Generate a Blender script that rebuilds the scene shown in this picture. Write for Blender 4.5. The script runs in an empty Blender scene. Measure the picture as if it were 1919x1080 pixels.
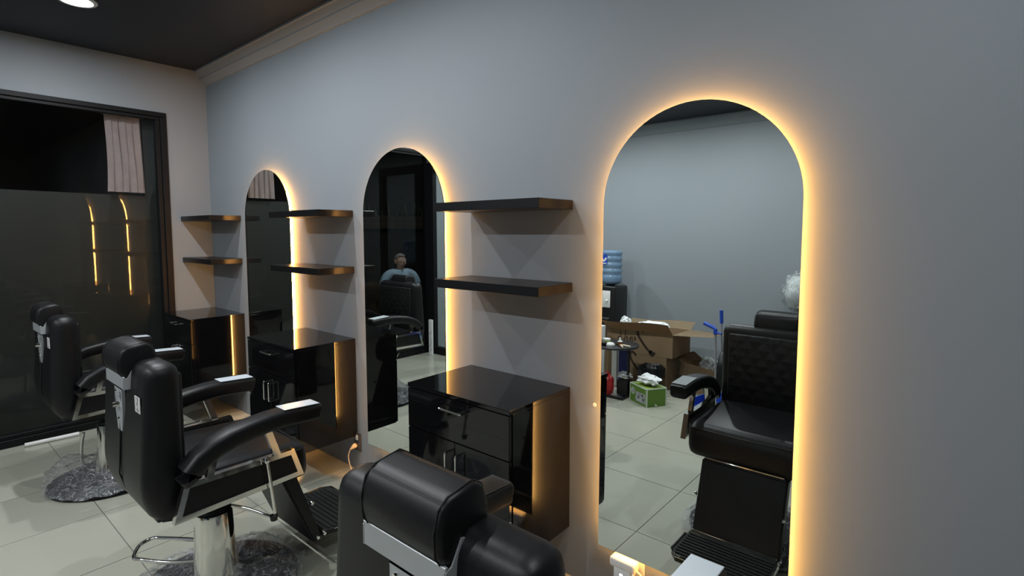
import bpy, bmesh, math, random
from mathutils import Vector, Matrix
random.seed(7)
S = bpy.context.scene
COL = S.collection
PI = math.pi

# ------------------------------------------------------------------ camera, world, exposure
F_PX, YAW, PITCH, ROLL, PCY = 983.29, .8728, -.0724, -.002, 504.6
cd = bpy.data.cameras.new('camera'); cam = bpy.data.objects.new('camera', cd); COL.objects.link(cam)
fw = Vector((-math.cos(YAW)*math.cos(PITCH), math.sin(YAW)*math.cos(PITCH), math.sin(PITCH)))
rt = Vector((math.sin(YAW), math.cos(YAW), 0)); up = rt.cross(fw)
r2 = rt*math.cos(ROLL)+up*math.sin(ROLL); u2 = -rt*math.sin(ROLL)+up*math.cos(ROLL)
M = Matrix((r2, u2, -fw)).transposed().to_4x4(); M.translation = Vector((5.056, -1.8715, 1.5242))
cam.matrix_world = M
cd.sensor_width = 36; cd.sensor_fit = 'HORIZONTAL'; cd.lens = F_PX*36/1919
cd.shift_y = -(540-PCY)/1919; cd.clip_start = .02; cd.clip_end = 60
S.camera = cam
W = bpy.data.worlds.new('night'); S.world = W; W.use_nodes = True
W.node_tree.nodes['Background'].inputs[0].default_value = (.25, .32, .45, 1)
W.node_tree.nodes['Background'].inputs[1].default_value = .004
vs = S.view_settings; vs.view_transform = 'Standard'; vs.look = 'None'; vs.gamma = 1; vs.use_curve_mapping = False
vs.exposure = 0.0
LAMP_W = 18.5          # watts of one ceiling downlight
LED_E = 130.0          # emission of the mirror LED strips
LAMP_COL = (.93, .97, 1.0)

# ------------------------------------------------------------------ materials
MATS = {}
def mat(name, col, rough=.5, metal=0, spec=.5, bump=None, noise=None, coat=0, trans=0, ior=1.45, alpha=1, emit=None, sheen=0):
    """bump=(scale,strength[,dist]); noise=(scale, colour2, sharpness)"""
    if name in MATS: return MATS[name]
    m = bpy.data.materials.new(name); m.use_nodes = True; nt = m.node_tree
    b = nt.nodes['Principled BSDF']; I = b.inputs
    I['Base Color'].default_value = (*col, 1); I['Roughness'].default_value = rough; I['Metallic'].default_value = metal
    I['Specular IOR Level'].default_value = spec; I['Coat Weight'].default_value = coat
    I['Transmission Weight'].default_value = trans; I['IOR'].default_value = ior; I['Alpha'].default_value = alpha
    I['Sheen Weight'].default_value = sheen
    tc = nt.nodes.new('ShaderNodeTexCoord')
    if emit:
        I['Emission Color'].default_value = (*emit[0], 1); I['Emission Strength'].default_value = emit[1]
    if noise:
        n = nt.nodes.new('ShaderNodeTexNoise'); n.inputs['Scale'].default_value = noise[0]; n.inputs['Detail'].default_value = 5
        nt.links.new(tc.outputs['Object'], n.inputs['Vector'])
        r = nt.nodes.new('ShaderNodeValToRGB'); lo = .5-.25/noise[2]; hi = .5+.25/noise[2]
        r.color_ramp.elements[0].position = lo; r.color_ramp.elements[1].position = hi
        r.color_ramp.elements[0].color = (*col, 1); r.color_ramp.elements[1].color = (*noise[1], 1)
        nt.links.new(n.outputs['Fac'], r.inputs[0]); nt.links.new(r.outputs[0], I['Base Color'])
    if bump:
        n2 = nt.nodes.new('ShaderNodeTexNoise'); n2.inputs['Scale'].default_value = bump[0]; n2.inputs['Detail'].default_value = 3
        nt.links.new(tc.outputs['Object'], n2.inputs['Vector'])
        bp = nt.nodes.new('ShaderNodeBump'); bp.inputs['Strength'].default_value = bump[1]
        bp.inputs['Distance'].default_value = bump[2] if len(bump) > 2 else .002
        nt.links.new(n2.outputs['Fac'], bp.inputs['Height']); nt.links.new(bp.outputs[0], I['Normal'])
    MATS[name] = m; return m
def thin(name, tint, gloss_fac, rough=.02, bump=None, veil=None):
    """thin sheet that lets light straight through, with a Fresnel mirror on top (panes, plastic film)"""
    if name in MATS: return MATS[name]
    m = bpy.data.materials.new(name); m.use_nodes = True; nt = m.node_tree; nt.nodes.clear()
    o = nt.nodes.new('ShaderNodeOutputMaterial'); mx = nt.nodes.new('ShaderNodeMixShader')
    t = nt.nodes.new('ShaderNodeBsdfTransparent'); g = nt.nodes.new('ShaderNodeBsdfGlossy')
    t.inputs[0].default_value = (*tint, 1); g.inputs['Roughness'].default_value = rough; g.inputs[0].default_value = (1, 1, 1, 1)
    fr = nt.nodes.new('ShaderNodeFresnel'); fr.inputs[0].default_value = gloss_fac
    ge = nt.nodes.new('ShaderNodeNewGeometry'); inv = nt.nodes.new('ShaderNodeMath'); inv.operation = 'SUBTRACT'; inv.inputs[0].default_value = 1
    mu = nt.nodes.new('ShaderNodeMath'); mu.operation = 'MULTIPLY'
    nt.links.new(ge.outputs['Backfacing'], inv.inputs[1]); nt.links.new(inv.outputs[0], mu.inputs[0]); nt.links.new(fr.outputs[0], mu.inputs[1])
    nt.links.new(mu.outputs[0], mx.inputs[0])          # only the entry face mirrors, so no false total reflection inside the pane
    base = t.outputs[0]
    if veil:
        d = nt.nodes.new('ShaderNodeBsdfDiffuse'); d.inputs[0].default_value = (*veil[0], 1)
        v = nt.nodes.new('ShaderNodeMixShader'); v.inputs[0].default_value = veil[1]
        if len(veil) > 2:                              # pale streaks painted in for highlights along creases of crumpled plastic
            tc0 = nt.nodes.new('ShaderNodeTexCoord'); nz = nt.nodes.new('ShaderNodeTexNoise'); nz.inputs['Scale'].default_value = veil[2]
            nz.inputs['Detail'].default_value = 6; nz.inputs['Distortion'].default_value = 2.5
            rp = nt.nodes.new('ShaderNodeValToRGB'); e0, e1 = rp.color_ramp.elements; e0.position = .465; e1.position = .535
            e0.color = (veil[1]*.6,)*3+(1,); e1.color = (veil[1]*.6,)*3+(1,); em = rp.color_ramp.elements.new(.5); em.color = (min(1, veil[1]*2.6),)*3+(1,)
            nt.links.new(tc0.outputs['Object'], nz.inputs['Vector']); nt.links.new(nz.outputs['Fac'], rp.inputs[0]); nt.links.new(rp.outputs[0], v.inputs[0])
        nt.links.new(base, v.inputs[1]); nt.links.new(d.outputs[0], v.inputs[2]); base = v.outputs[0]
    nt.links.new(base, mx.inputs[1]); nt.links.new(g.outputs[0], mx.inputs[2]); nt.links.new(mx.outputs[0], o.inputs[0])
    if bump:
        tc = nt.nodes.new('ShaderNodeTexCoord'); n = nt.nodes.new('ShaderNodeTexNoise'); n.inputs['Scale'].default_value = bump[0]
        n.inputs['Detail'].default_value = 4; n.inputs['Distortion'].default_value = 1.5
        nt.links.new(tc.outputs['Object'], n.inputs['Vector'])
        bp = nt.nodes.new('ShaderNodeBump'); bp.inputs['Strength'].default_value = bump[1]; bp.inputs['Distance'].default_value = .02
        nt.links.new(n.outputs['Fac'], bp.inputs['Height']); nt.links.new(bp.outputs[0], g.inputs['Normal']); nt.links.new(bp.outputs[0], fr.inputs['Normal'])
    MATS[name] = m; return m
def quilt(name, col, rough):
    m = mat(name, col, rough, spec=.5); nt = m.node_tree; b = nt.nodes['Principled BSDF']
    tc = [n for n in nt.nodes if n.type == 'TEX_COORD'][0]
    outs = []
    for ang in (PI/4, -PI/4):
        mp = nt.nodes.new('ShaderNodeMapping'); mp.inputs['Rotation'].default_value = (0, ang, 0)
        w = nt.nodes.new('ShaderNodeTexWave'); w.wave_profile = 'SIN'; w.bands_direction = 'X'; w.inputs['Scale'].default_value = 5.2
        nt.links.new(tc.outputs['Object'], mp.inputs[0]); nt.links.new(mp.outputs[0], w.inputs['Vector']); outs.append(w)
    ml = nt.nodes.new('ShaderNodeMath'); ml.operation = 'MINIMUM'
    nt.links.new(outs[0].outputs['Fac'], ml.inputs[0]); nt.links.new(outs[1].outputs['Fac'], ml.inputs[1])
    bp = nt.nodes.new('ShaderNodeBump'); bp.inputs['Strength'].default_value = .28; bp.inputs['Distance'].default_value = .008
    nt.links.new(ml.outputs[0], bp.inputs['Height']); nt.links.new(bp.outputs[0], b.inputs['Normal'])
    return m

WALL = mat('wall_paint', (.228, .255, .278), .62, bump=(140, .06), noise=(1.3, (.240, .265, .287), 1))
CEIL = mat('ceiling_paint', (.013, .0145, .02), .5)
TILE = mat('floor_tile_glaze', (.36, .365, .300), .15, spec=.5, noise=(2.2, (.39, .39, .325), .8), bump=(5, .02, .004))
GROUT = mat('grout', (.13, .13, .115), .8)
GLOSSBLK = mat('gloss_black_laminate', (.0045, .0045, .005), .045, spec=.55, bump=(3.0, .035, .004))
SHELFBLK = mat('black_shelf_laminate', (.0065, .0063, .0068), .33, spec=.35)
LEATHER = mat('black_leather', (.0045, .0047, .0056), .43, spec=.42, bump=(420, .25, .0006))
QUILT = quilt('quilted_black_leather', (.003, .003, .0034), .5)
CHROME = mat('chrome', (.80, .79, .76), .08, metal=1)
STEEL = mat('grey_steel', (.42, .44, .45), .38, metal=.35, noise=(9, (.47, .49, .50), 1))
PLATE = mat('pale_satin_plate', (.66, .73, .79), .22, metal=.15)
DARKCHROME = mat('dark_chrome', (.035, .035, .038), .18, metal=.8)
BLKMETAL = mat('black_metal', (.010, .010, .010), .35, spec=.5)
RUBBER = mat('black_rubber', (.012, .012, .012), .5, spec=.4)
FRAMEBLK = mat('black_aluminium', (.007, .007, .008), .5, spec=.22)
MIRROR = mat('mirror_silver', (.87, .915, .885), 0.0, metal=1)
EDGE = mat('mirror_edge', (.02, .025, .02), .2)
MIRBACK = mat('mirror_back_paint', (.35, .36, .36), .6)
MDF = mat('backing_board', (.25, .18, .11), .7)
LED = mat('led_strip_glow', (1, .6, .2), .5, emit=((1.0, .47, .115), LED_E))
LENS = mat('lamp_lens', (1, 1, 1), .5, emit=((.95, .98, 1.0), 22))
WHITEPL = mat('white_plastic', (.72, .72, .70), .4)
BEIGEPL = mat('beige_plastic', (.66, .55, .40), .45)
GREYPL = mat('dark_grey_plastic', (.05, .05, .052), .35)
PAPER = mat('white_paper', (.75, .77, .78), .8, bump=(30, .4, .004))
INK = mat('black_ink', (.012, .012, .012), .6)
CARD = mat('cardboard', (.25, .165, .095), .8, noise=(6, (.28, .19, .11), 1))
CARDIN = mat('cardboard_inside', (.36, .27, .17), .8)
CARDINK = mat('brown_print', (.035, .02, .012), .7)
GREEN = mat('green_print_card', (.10, .20, .03), .55, noise=(5, (.13, .25, .035), 1))
LIME = mat('lime_card', (.30, .42, .07), .6)
PALECARD = mat('pale_green_edge', (.50, .58, .46), .6)
GREYPRINT = mat('grey_print', (.25, .26, .27), .6, noise=(25, (.45, .46, .47), 3))
BLUEPL = mat('blue_plastic', (.02, .07, .42), .35)
NAVY = mat('navy_board', (.012, .022, .17), .45)
REDPL = mat('red_plastic_bag', (.42, .02, .025), .4, bump=(25, .6, .006))
BAGBLK = mat('black_bin_bag', (.007, .007, .008), .3, bump=(22, .8, .01))
WATER = mat('blue_bottle', (.12, .20, .31), .14, spec=.6, noise=(4, (.17, .26, .37), 1))
AMBER = mat('amber_bottle', (.16, .05, .012), .2)
PINK = mat('pink_cloth', (.62, .33, .34), .9)
CURTAIN = mat('pleated_curtain', (.62, .50, .50), .9, noise=(12, (.52, .41, .415), 1))
BOARD = mat('dark_grey_board', (.014, .015, .014), .5)
NIGHT = mat('dark_render', (.012, .0105, .0085), .9)
REED = mat('reed', (.055, .040, .026), .9, noise=(18, (.035, .027, .02), 2))
LEAF = mat('leaf', (.03, .05, .025), .6)
GROUND = mat('outside_paving', (.03, .03, .028), .8)
SKIN = mat('skin', (.36, .21, .15), .55)
HAIR = mat('grey_hair', (.11, .10, .095), .8)
SHIRT = mat('light_blue_cotton', (.26, .36, .46), .9)
TROUSER = mat('dark_trousers', (.02, .022, .028), .9)
SHOE = mat('dark_shoe', (.015, .013, .012), .5)
EYEW = mat('eye_white', (.6, .6, .58), .3)
EYED = mat('eye_dark', (.02, .015, .01), .3)
LIP = mat('lips', (.26, .11, .09), .5)
PANE = thin('window_glass', (.93, .95, .94), 1.42)
FILM = thin('plastic_film', (.86, .87, .88), 1.6, rough=.07, bump=(22, 1.0), veil=((.68, .70, .72), .16, 11))
WRAP = thin('plastic_wrap', (.75, .78, .79), 1.5, rough=.15, bump=(14, .9), veil=((.62, .66, .67), .30, 9))

# ------------------------------------------------------------------ object helpers
def link(o, parent=None):
    COL.objects.link(o)
    if parent is not None: o.parent = parent
    return o
def obj(name, bm, m, parent=None, smooth=False, recalc=True):
    if recalc: bmesh.ops.recalc_face_normals(bm, faces=bm.faces)
    me = bpy.data.meshes.new(name); bm.to_mesh(me); bm.free()
    mm = m if isinstance(m, (list, tuple)) else [m]
    for x in mm: me.materials.append(x)
    if smooth:
        for p in me.polygons: p.use_smooth = True
        if smooth != 'all': me.set_sharp_from_angle(angle=math.radians(smooth if smooth is not True else 38))
    return link(bpy.data.objects.new(name, me), parent)
def tag(o, label, cat, group=None):
    o['label'] = label; o['category'] = cat
    if group: o['group'] = group
    return o
def thing(name, label, cat, loc=(0, 0, 0), rz=0, group=None):
    o = bpy.data.objects.new(name, None); o.empty_display_size = .05
    o.location = loc; o.rotation_euler = (0, 0, rz); link(o)
    return tag(o, label, cat, group)
def struct(o, label=None):
    o['kind'] = 'structure'
    if label: o['label'] = label
    return o
def B(): return bmesh.new()
def box(bm, x0, x1, y0, y1, z0, z1, r=0, seg=2, mi=0):
    v = [bm.verts.new(p) for p in [(x0,y0,z0),(x1,y0,z0),(x1,y1,z0),(x0,y1,z0),(x0,y0,z1),(x1,y0,z1),(x1,y1,z1),(x0,y1,z1)]]
    fs = [bm.faces.new([v[i] for i in f]) for f in [(3,2,1,0),(4,5,6,7),(0,1,5,4),(1,2,6,5),(2,3,7,6),(3,0,4,7)]]
    for f in fs: f.material_index = mi
    if r:
        es = list({e for f in fs for e in f.edges})
        bmesh.ops.bevel(bm, geom=es, offset=r, segments=seg, profile=.5, affect='EDGES')
    return bm
def cyl(bm, p0, p1, r0, r1=None, n=16, cap=True):
    r1 = r0 if r1 is None else r1
    p0, p1 = Vector(p0), Vector(p1); d = (p1-p0).normalized()
    a = d.orthogonal().normalized(); b = d.cross(a)
    A = [bm.verts.new(p0+(a*math.cos(t)+b*math.sin(t))*r0) for t in [2*PI*i/n for i in range(n)]]
    C = [bm.verts.new(p1+(a*math.cos(t)+b*math.sin(t))*r1) for t in [2*PI*i/n for i in range(n)]]
    for i in range(n): bm.faces.new((A[i], A[(i+1) % n], C[(i+1) % n], C[i]))
    if cap: bm.faces.new(A[::-1]); bm.faces.new(C)
    return bm
def tube(bm, pts, r, n=10, cap=True):
    pts = [Vector(p) for p in pts]; rings = []; prev = None
    rr = r if isinstance(r, (list, tuple)) else [r]*len(pts)
    for i, p in enumerate(pts):
        d = (pts[min(i+1, len(pts)-1)]-pts[max(i-1, 0)]).normalized()
        if prev is None: a = d.orthogonal().normalized()
        else:
            a = prev-d*prev.dot(d); a = a.normalized() if a.length > 1e-6 else d.orthogonal().normalized()
        prev = a; b = d.cross(a)
        rings.append([bm.verts.new(p+(a*math.cos(t)+b*math.sin(t))*rr[i]) for t in [2*PI*k/n for k in range(n)]])
    for A, C in zip(rings, rings[1:]):
        for i in range(n): bm.faces.new((A[i], A[(i+1) % n], C[(i+1) % n], C[i]))
    if cap: bm.faces.new(rings[0][::-1]); bm.faces.new(rings[-1])
    return bm
def lathe(bm, prof, c=(0, 0), n=32):
    rings = []
    for r, z in prof:
        if r < 1e-5: rings.append([bm.verts.new((c[0], c[1], z))])
        else: rings.append([bm.verts.new((c[0]+r*math.cos(2*PI*i/n), c[1]+r*math.sin(2*PI*i/n), z)) for i in range(n)])
    for A, C in zip(rings, rings[1:]):
        for i in range(n):
            j = (i+1) % n
            if len(A) == 1 and len(C) == 1: continue
            if len(A) == 1: bm.faces.new((A[0], C[j], C[i]))
            elif len(C) == 1: bm.faces.new((A[i], A[j], C[0]))
            else: bm.faces.new((A[i], A[j], C[j], C[i]))
    return bm
def prism(bm, poly, axis, a, b):
    """extrude a 2-D polygon (the two other axes in order) along axis from a to b"""
    def P(p, t):
        q = list(p); q.insert(axis, t); return q
    A = [bm.verts.new(P(p, a)) for p in poly]; C = [bm.verts.new(P(p, b)) for p in poly]
    n = len(poly)
    for i in range(n): bm.faces.new((A[i], A[(i+1) % n], C[(i+1) % n], C[i]))
    bm.faces.new(A[::-1]); bm.faces.new(C)
    return bm
def arc(pts, k=6):
    """Catmull-Rom through points"""
    P = [Vector(p) for p in pts]; out = []
    for i in range(len(P)-1):
        p0, p1, p2, p3 = P[max(i-1, 0)], P[i], P[i+1], P[min(i+2, len(P)-1)]
        for j in range(k):
            t = j/k
            out.append(.5*((2*p1)+(p2-p0)*t+(2*p0-5*p1+4*p2-p3)*t*t+(3*p1-p0-3*p2+p3)*t**3))
    out.append(P[-1]); return out
def sweep_rect(bm, path, hw, hh, x0=0, r=.4, flat_end=True):
    """rounded-rectangle section swept along a (y,z) path at x0"""
    prof = []
    for sx, sz, a0 in ((1, 1, 0), (-1, 1, 90), (-1, -1, 180), (1, -1, 270)):
        for k in range(4):
            a = math.radians(a0+k*30); rr = r*min(hw, hh)*2*.5
            prof.append((sx*(hw-rr)+rr*math.cos(a), sz*(hh-rr)+rr*math.sin(a)))
    rings = []; n = len(prof)
    for i, (y, z) in enumerate(path):
        a = Vector(path[max(i-1, 0)]); b = Vector(path[min(i+1, len(path)-1)]); d = (b-a).normalized(); nrm = Vector((-d.y, d.x))
        if nrm.y < 0: nrm = -nrm
        s = 1 if 0 < i < len(path)-1 else .88
        rings.append([bm.verts.new((x0+px*s, y+nrm.x*pz*s, z+nrm.y*pz*s)) for px, pz in prof])
    for A, C in zip(rings, rings[1:]):
        for i in range(n): bm.faces.new((A[i], A[(i+1) % n], C[(i+1) % n], C[i]))
    bm.faces.new(rings[0][::-1]); bm.faces.new(rings[-1])
    return bm
def blob(bm, c, r, sub=3, amp=.2, freq=2.5, squash=1, floor=None):
    from mathutils import noise
    g = bmesh.ops.create_icosphere(bm, subdivisions=sub, radius=1)
    off = Vector((random.random()*50, random.random()*50, 0))
    for v in g['verts']:
        n = noise.fractal(v.co*freq+off, .9, 2.2, 3)
        q = v.co*(1+amp*n); q = Vector((q.x*r[0], q.y*r[1], q.z*r[2]))
        if floor is not None: q.z = max(q.z, floor)
        v.co = q+Vector(c)
    return bm
def ribbon(bm, pts, w, nrm, off=0):
    """flat stroke through pts, width w, lying in the plane with normal nrm"""
    pts = [Vector(p) for p in pts]; nrm = Vector(nrm).normalized(); L = []
    for i, p in enumerate(pts):
        d = (pts[min(i+1, len(pts)-1)]-pts[max(i-1, 0)]).normalized(); s = nrm.cross(d)*w*.5
        L.append((bm.verts.new(p+s+nrm*off), bm.verts.new(p-s+nrm*off)))
    for a, b in zip(L, L[1:]): bm.faces.new((a[0], a[1], b[1], b[0]))
    return bm
def text_mesh(name, s, size, m, parent, mw):
    cu = bpy.data.curves.new('tmp', 'FONT'); cu.body = s; cu.size = size; cu.align_x = 'CENTER'; cu.align_y = 'CENTER'; cu.extrude = .0002
    t = bpy.data.objects.new('tmp', cu); COL.objects.link(t)
    me = bpy.data.meshes.new_from_object(t); bpy.data.objects.remove(t); bpy.data.curves.remove(cu)
    me.materials.clear(); me.materials.append(m); me.name = name
    o = link(bpy.data.objects.new(name, me), parent); o.matrix_local = mw
    return o

# ------------------------------------------------------------------ the room shell
RX, RY, RZ = 8.6, -4.22, 2.903           # room: X 0..RX, Y RY..0, Z 0..RZ
WY0, WY1, WZ = -.3175, -2.60, 2.504      # shop window opening on the X=0 wall
fl = struct(obj('floor', box(B(), -.01, RX, RY, 0, -.08, -.004), GROUT), 'pale grey-green glazed tile floor')
P = .575; gx, gy = 2.155, -1.195
xs = [0]+[x for x in [gx+P*k for k in range(-6, 14)] if .05 < x < RX-.05]+[RX]
ys = [RY]+[y for y in [gy+P*k for k in range(-8, 6)] if RY+.05 < y < -.05]+[0]
cache = {}
for i in range(len(xs)-1):
    for j in range(len(ys)-1):
        w, d = round(xs[i+1]-xs[i]-.004, 4), round(ys[j+1]-ys[j]-.004, 4)
        if (w, d) not in cache:
            bm = box(B(), 0, w, 0, d, -.006, 0); bmesh.ops.recalc_face_normals(bm, faces=bm.faces)
            me = bpy.data.meshes.new('tile'); bm.to_mesh(me); bm.free(); me.materials.append(TILE); cache[(w, d)] = me
        t = link(bpy.data.objects.new('tile', cache[(w, d)]), fl)
        t.location = (xs[i]+.002, ys[j]+.002, random.uniform(-.0004, 0))
struct(obj('ceiling', box(B(), -.01, RX, RY, 0, RZ, RZ+.1), CEIL), 'matt near-black ceiling')
struct(obj('wall_mirror', box(B(), -.15, RX, 0, .12, -.08, RZ+.1), WALL), 'blue-grey painted wall carrying the lit mirrors')
struct(obj('wall_opposite', box(B(), -.15, RX, RY-.12, RY, -.08, RZ+.1), WALL), 'blue-grey wall across from the mirrors')
struct(obj('wall_right', box(B(), RX, RX+.12, RY-.12, .12, -.08, RZ+.1), WALL), 'blue-grey end wall behind the viewer')
bm = B()
box(bm, -.15, 0, WY0, 0, -.08, RZ+.1); box(bm, -.15, 0, WY1, WY0, WZ, RZ+.1); box(bm, -.15, 0, RY, WY1, -.08, RZ+.1)
struct(obj('wall_window', bm, WALL), 'blue-grey wall around the shop window')
# plaster cornices: stepped cove profile (depth, drop)
prof = [(0, 0), (.0905, 0), (.0905, -.014), (.080, -.018), (.066, -.034), (.056, -.052), (.050, -.056), (.050, -.066), (.040, -.078), (.018, -.098), (.012, -.112), (0, -.116)]
struct(obj('trim_1', prism(B(), [(-d, RZ+z) for d, z in prof], 0, 0, RX), WALL, smooth=25), 'stepped plaster cornice above the mirrors')
struct(obj('trim_2', prism(B(), [(RY+d, RZ+z) for d, z in prof], 0, 0, RX), WALL, smooth=25), 'stepped plaster cornice on the opposite wall')
# shop window: black aluminium frame + panes
win = bpy.data.objects.new('window_1', None); link(win); struct(win, 'large black framed shop window at night')
def bar(name, y0, y1, z0, z1, x0=-.07, x1=.015, par=win, m=FRAMEBLK): return obj(name, box(B(), x0, x1, y0, y1, z0, z1, .003, 1), m, par)
bar('frame_rail', WY1, WY0, WZ-.036, WZ); bar('frame_rail', WY1, WY0-.036, WZ-.062, WZ-.036, -.06, 0)
bar('frame_rail', WY1, WY0, 0, .055); bar('frame_rail', WY1, WY0-.036, .055, .085, -.06, 0)
bar('frame_stile', WY0-.045, WY0, .055, WZ-.036); bar('frame_stile', WY0-.078, WY0-.045, .085, WZ-.062, -.06, 0)
bar('frame_stile', WY1, WY1+.07, .055, WZ-.036); 
obj('pane', box(B(), -.038, -.032, WY1+.06, WY0-.07, .08, WZ-.055), PANE, win)
# glass side screen standing out from the window wall
scr = bpy.data.objects.new('window_2', None); link(scr); struct(scr, 'glass side screen with a wide black stile beside the shop window')
scr.location = (0, -2.545, 0)
def sbar(name, x0, x1, z0, z1): return obj(name, box(B(), x0, x1, -.03, .03, z0, z1, .003, 1), FRAMEBLK, scr)
sbar('stile', .0, .14, .0, 2.36); sbar('stile', .80, .90, .0, 2.36); sbar('rail', .14, .80, .0, .09); sbar('rail', .14, .80, 2.26, 2.36)
obj('pane', box(B(), .13, .81, -.004, .004, .08, 2.27), PANE, scr)
# outside, beyond the glass
struct(obj('ground_outside', box(B(), -5, -.15, -6.5, 1, -.12, -.02), GROUND), 'dark paving outside the shop window')
struct(obj('wall_outside', box(B(), -3.3, -3.15, -7.5, 1.2, -.1, 3.4), NIGHT), 'dark wall across the yard at night')
bd = struct(obj('wall_hoarding', prism(B(), [(WY0+.1, -.02), (WY0+.1, 2.7), (-.452, 2.7), (-.452, 1.822), (-1.55, 1.832), (-1.55, -.02)], 0, -.17, -.15), BOARD), 'dark grey hoarding outside the lower window')

# ------------------------------------------------------------------ ceiling downlights
def downlight(x, y, label, on=1.0):
    t = thing('downlight', label, 'ceiling light', (x, y, RZ), 0, 'ceiling downlights')
    obj('trim_ring', lathe(B(), [(.075, -.001), (.098, -.001), (.100, -.006), (.094, -.012), (.080, -.012), (.075, -.004)], n=32), WHITEPL, t, True)
    obj('lens', lathe(B(), [(0, -.006), (.077, -.006), (.077, -.002), (0, -.002)], n=32), LENS, t)
    l = bpy.data.lights.new('lamp', 'AREA'); l.shape = 'DISK'; l.size = .035; l.energy = LAMP_W*on; l.color = LAMP_COL
    lo = bpy.data.objects.new('lamp_glow', l); lo.location = (0, 0, -.016); link(lo, t)
for i, x in enumerate((1.0, 2.1, 3.2, 5.15)):
    downlight(x, -1.06, '%s ceiling downlight from the shop window, row nearer the mirrors' % ['first', 'second', 'third', 'fourth'][i], (1.05, 1.1, .85, .62)[i])
for i, x in enumerate((1.0, 2.1, 3.2, 4.25, 5.3)):
    downlight(x, -3.12, '%s ceiling downlight from the shop window, row nearer the opposite wall' % ['first', 'second', 'third', 'fourth', 'fifth'][i], (1.15, 1.2, 1.15, .8, .2)[i])

# ------------------------------------------------------------------ arched mirrors with LED halo
def arch(w, h, inset=0, n=40):
    """outline (x,z), origin bottom-left of the full mirror"""
    r = w/2-inset; cz = h-w/2
    pts = [(inset, inset*1.15)]+[(w-inset, inset*1.15)]
    pts += [(w/2+r*math.cos(PI*i/n), cz+r*math.sin(PI*i/n)) for i in range(n+1)]
    return pts
MW, MH, MB = .706, 1.747, .231
def mirror(x0, label, tilt=0, yaw=0, ins=.058, depth=.038, ya=-.006, yb=-.0145, gy=-.040):
    t = thing('arched_mirror', label, 'mirror', (x0, 0, MB), 0, 'backlit arched mirrors')
    bm = B(); poly = arch(MW, MH)
    n = len(poly)
    fr = [bm.verts.new((p[0], -.005, p[1])) for p in poly]; bk = [bm.verts.new((p[0], 0, p[1])) for p in poly]
    bm.faces.new(fr); f = bm.faces.new(bk[::-1]); f.material_index = 2
    for i in range(n):
        f = bm.faces.new((fr[i], bk[i], bk[(i+1) % n], fr[(i+1) % n])); f.material_index = 1
    g = obj('glass', bm, [MIRROR, EDGE, MIRBACK], t); g.location = (0, gy, 0); g.rotation_euler = (tilt, 0, yaw)
    b = obj('backing_board', prism(B(), arch(MW, MH, ins), 1, -.001, -depth), MDF, t)
    bm = B(); A = arch(MW, MH, ins-.002); C = arch(MW, MH, ins-.004)
    y0, y1 = ya, yb; k = len(A)
    v = [[bm.verts.new((p[0], y, p[1])) for p in q] for q, y in ((A, y0), (C, y0), (C, y1), (A, y1))]
    for a in range(4):
        for i in range(k): bm.faces.new((v[a][i], v[a][(i+1) % k], v[(a+1) % 4][(i+1) % k], v[(a+1) % 4][i]))
    obj('led_strip', bm, LED, t)
    return t
mirror(.784, 'tall arched mirror with amber halo, closest to the shop window')
mirror(2.373, 'tall arched mirror with amber halo, middle of the three', yaw=-.006)
mirror(3.989, 'largest looking arched mirror with amber halo, at the right of the photo', tilt=-.012, ins=.042, depth=.021, ya=-.008, yb=-.019, gy=-.044)

# ------------------------------------------------------------------ wall cabinets and shelves
CW, CDP, CZ0, CZ1 = .600, .407, .221, .850
def pull(par, p0, p1, out=.028):
    p0, p1 = Vector(p0), Vector(p1); o = Vector((0, -out, 0))
    return obj('handle', tube(B(), arc([p0, p0+o*.85, p0+o+(p1-p0)*.05, p0+o+(p1-p0)*.5, p1+o-(p1-p0)*.05, p1+o*.85, p1], 5), .0048, 10), CHROME, par, True)
def cabinet(x0, label):
    t = thing('wall_cabinet', label, 'cabinet', (x0, 0, CZ0), 0, 'black wall cabinets')
    H = CZ1-CZ0; yf = -CDP+.018
    obj('body', box(B(), 0, CW, yf, -.001, 0, H-.018, .001, 1), GLOSSBLK, t)
    obj('top_board', box(B(), 0, CW, -CDP, -.001, H-.018, H, .0015, 1), GLOSSBLK, t)
    zs = .652-CZ0
    d = obj('drawer', box(B(), .004, CW-.004, -CDP, yf-.001, zs+.002, H-.021, .0012, 1), GLOSSBLK, t)
    pull(d, (.236, -CDP, .79-CZ0), (.364, -CDP, .79-CZ0))
    for a, b, hx in ((.004, CW/2-.0015, .271), (CW/2+.0015, CW-.004, .333)):
        d = obj('door', box(B(), a, b, -CDP, yf-.001, .003, zs-.002, .0012, 1), GLOSSBLK, t)
        pull(d, (hx, -CDP, .608-CZ0), (hx, -CDP, .50-CZ0))
cabinet(.002, 'glossy black wall cabinet in the corner beside the shop window')
cabinet(1.595, 'glossy black wall cabinet between the first and middle mirrors')
cabinet(3.215, 'glossy black wall cabinet between the middle and right mirrors')
for x0, w in ((.002, 'in the corner by the shop window'), (1.599, 'between the first and middle mirrors'), (3.220, 'between the middle and right mirrors')):
    for z, n in ((1.654, 'upper'), (1.3045, 'lower')):
        o = obj('wall_shelf', box(B(), 0, .6026, -.2415, -.0005, -.0396, 0, .0012, 1), SHELFBLK); o.location = (x0, 0, z)
        tag(o, '%s black floating shelf %s' % (n, w), 'shelf', 'black floating shelves')

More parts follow.
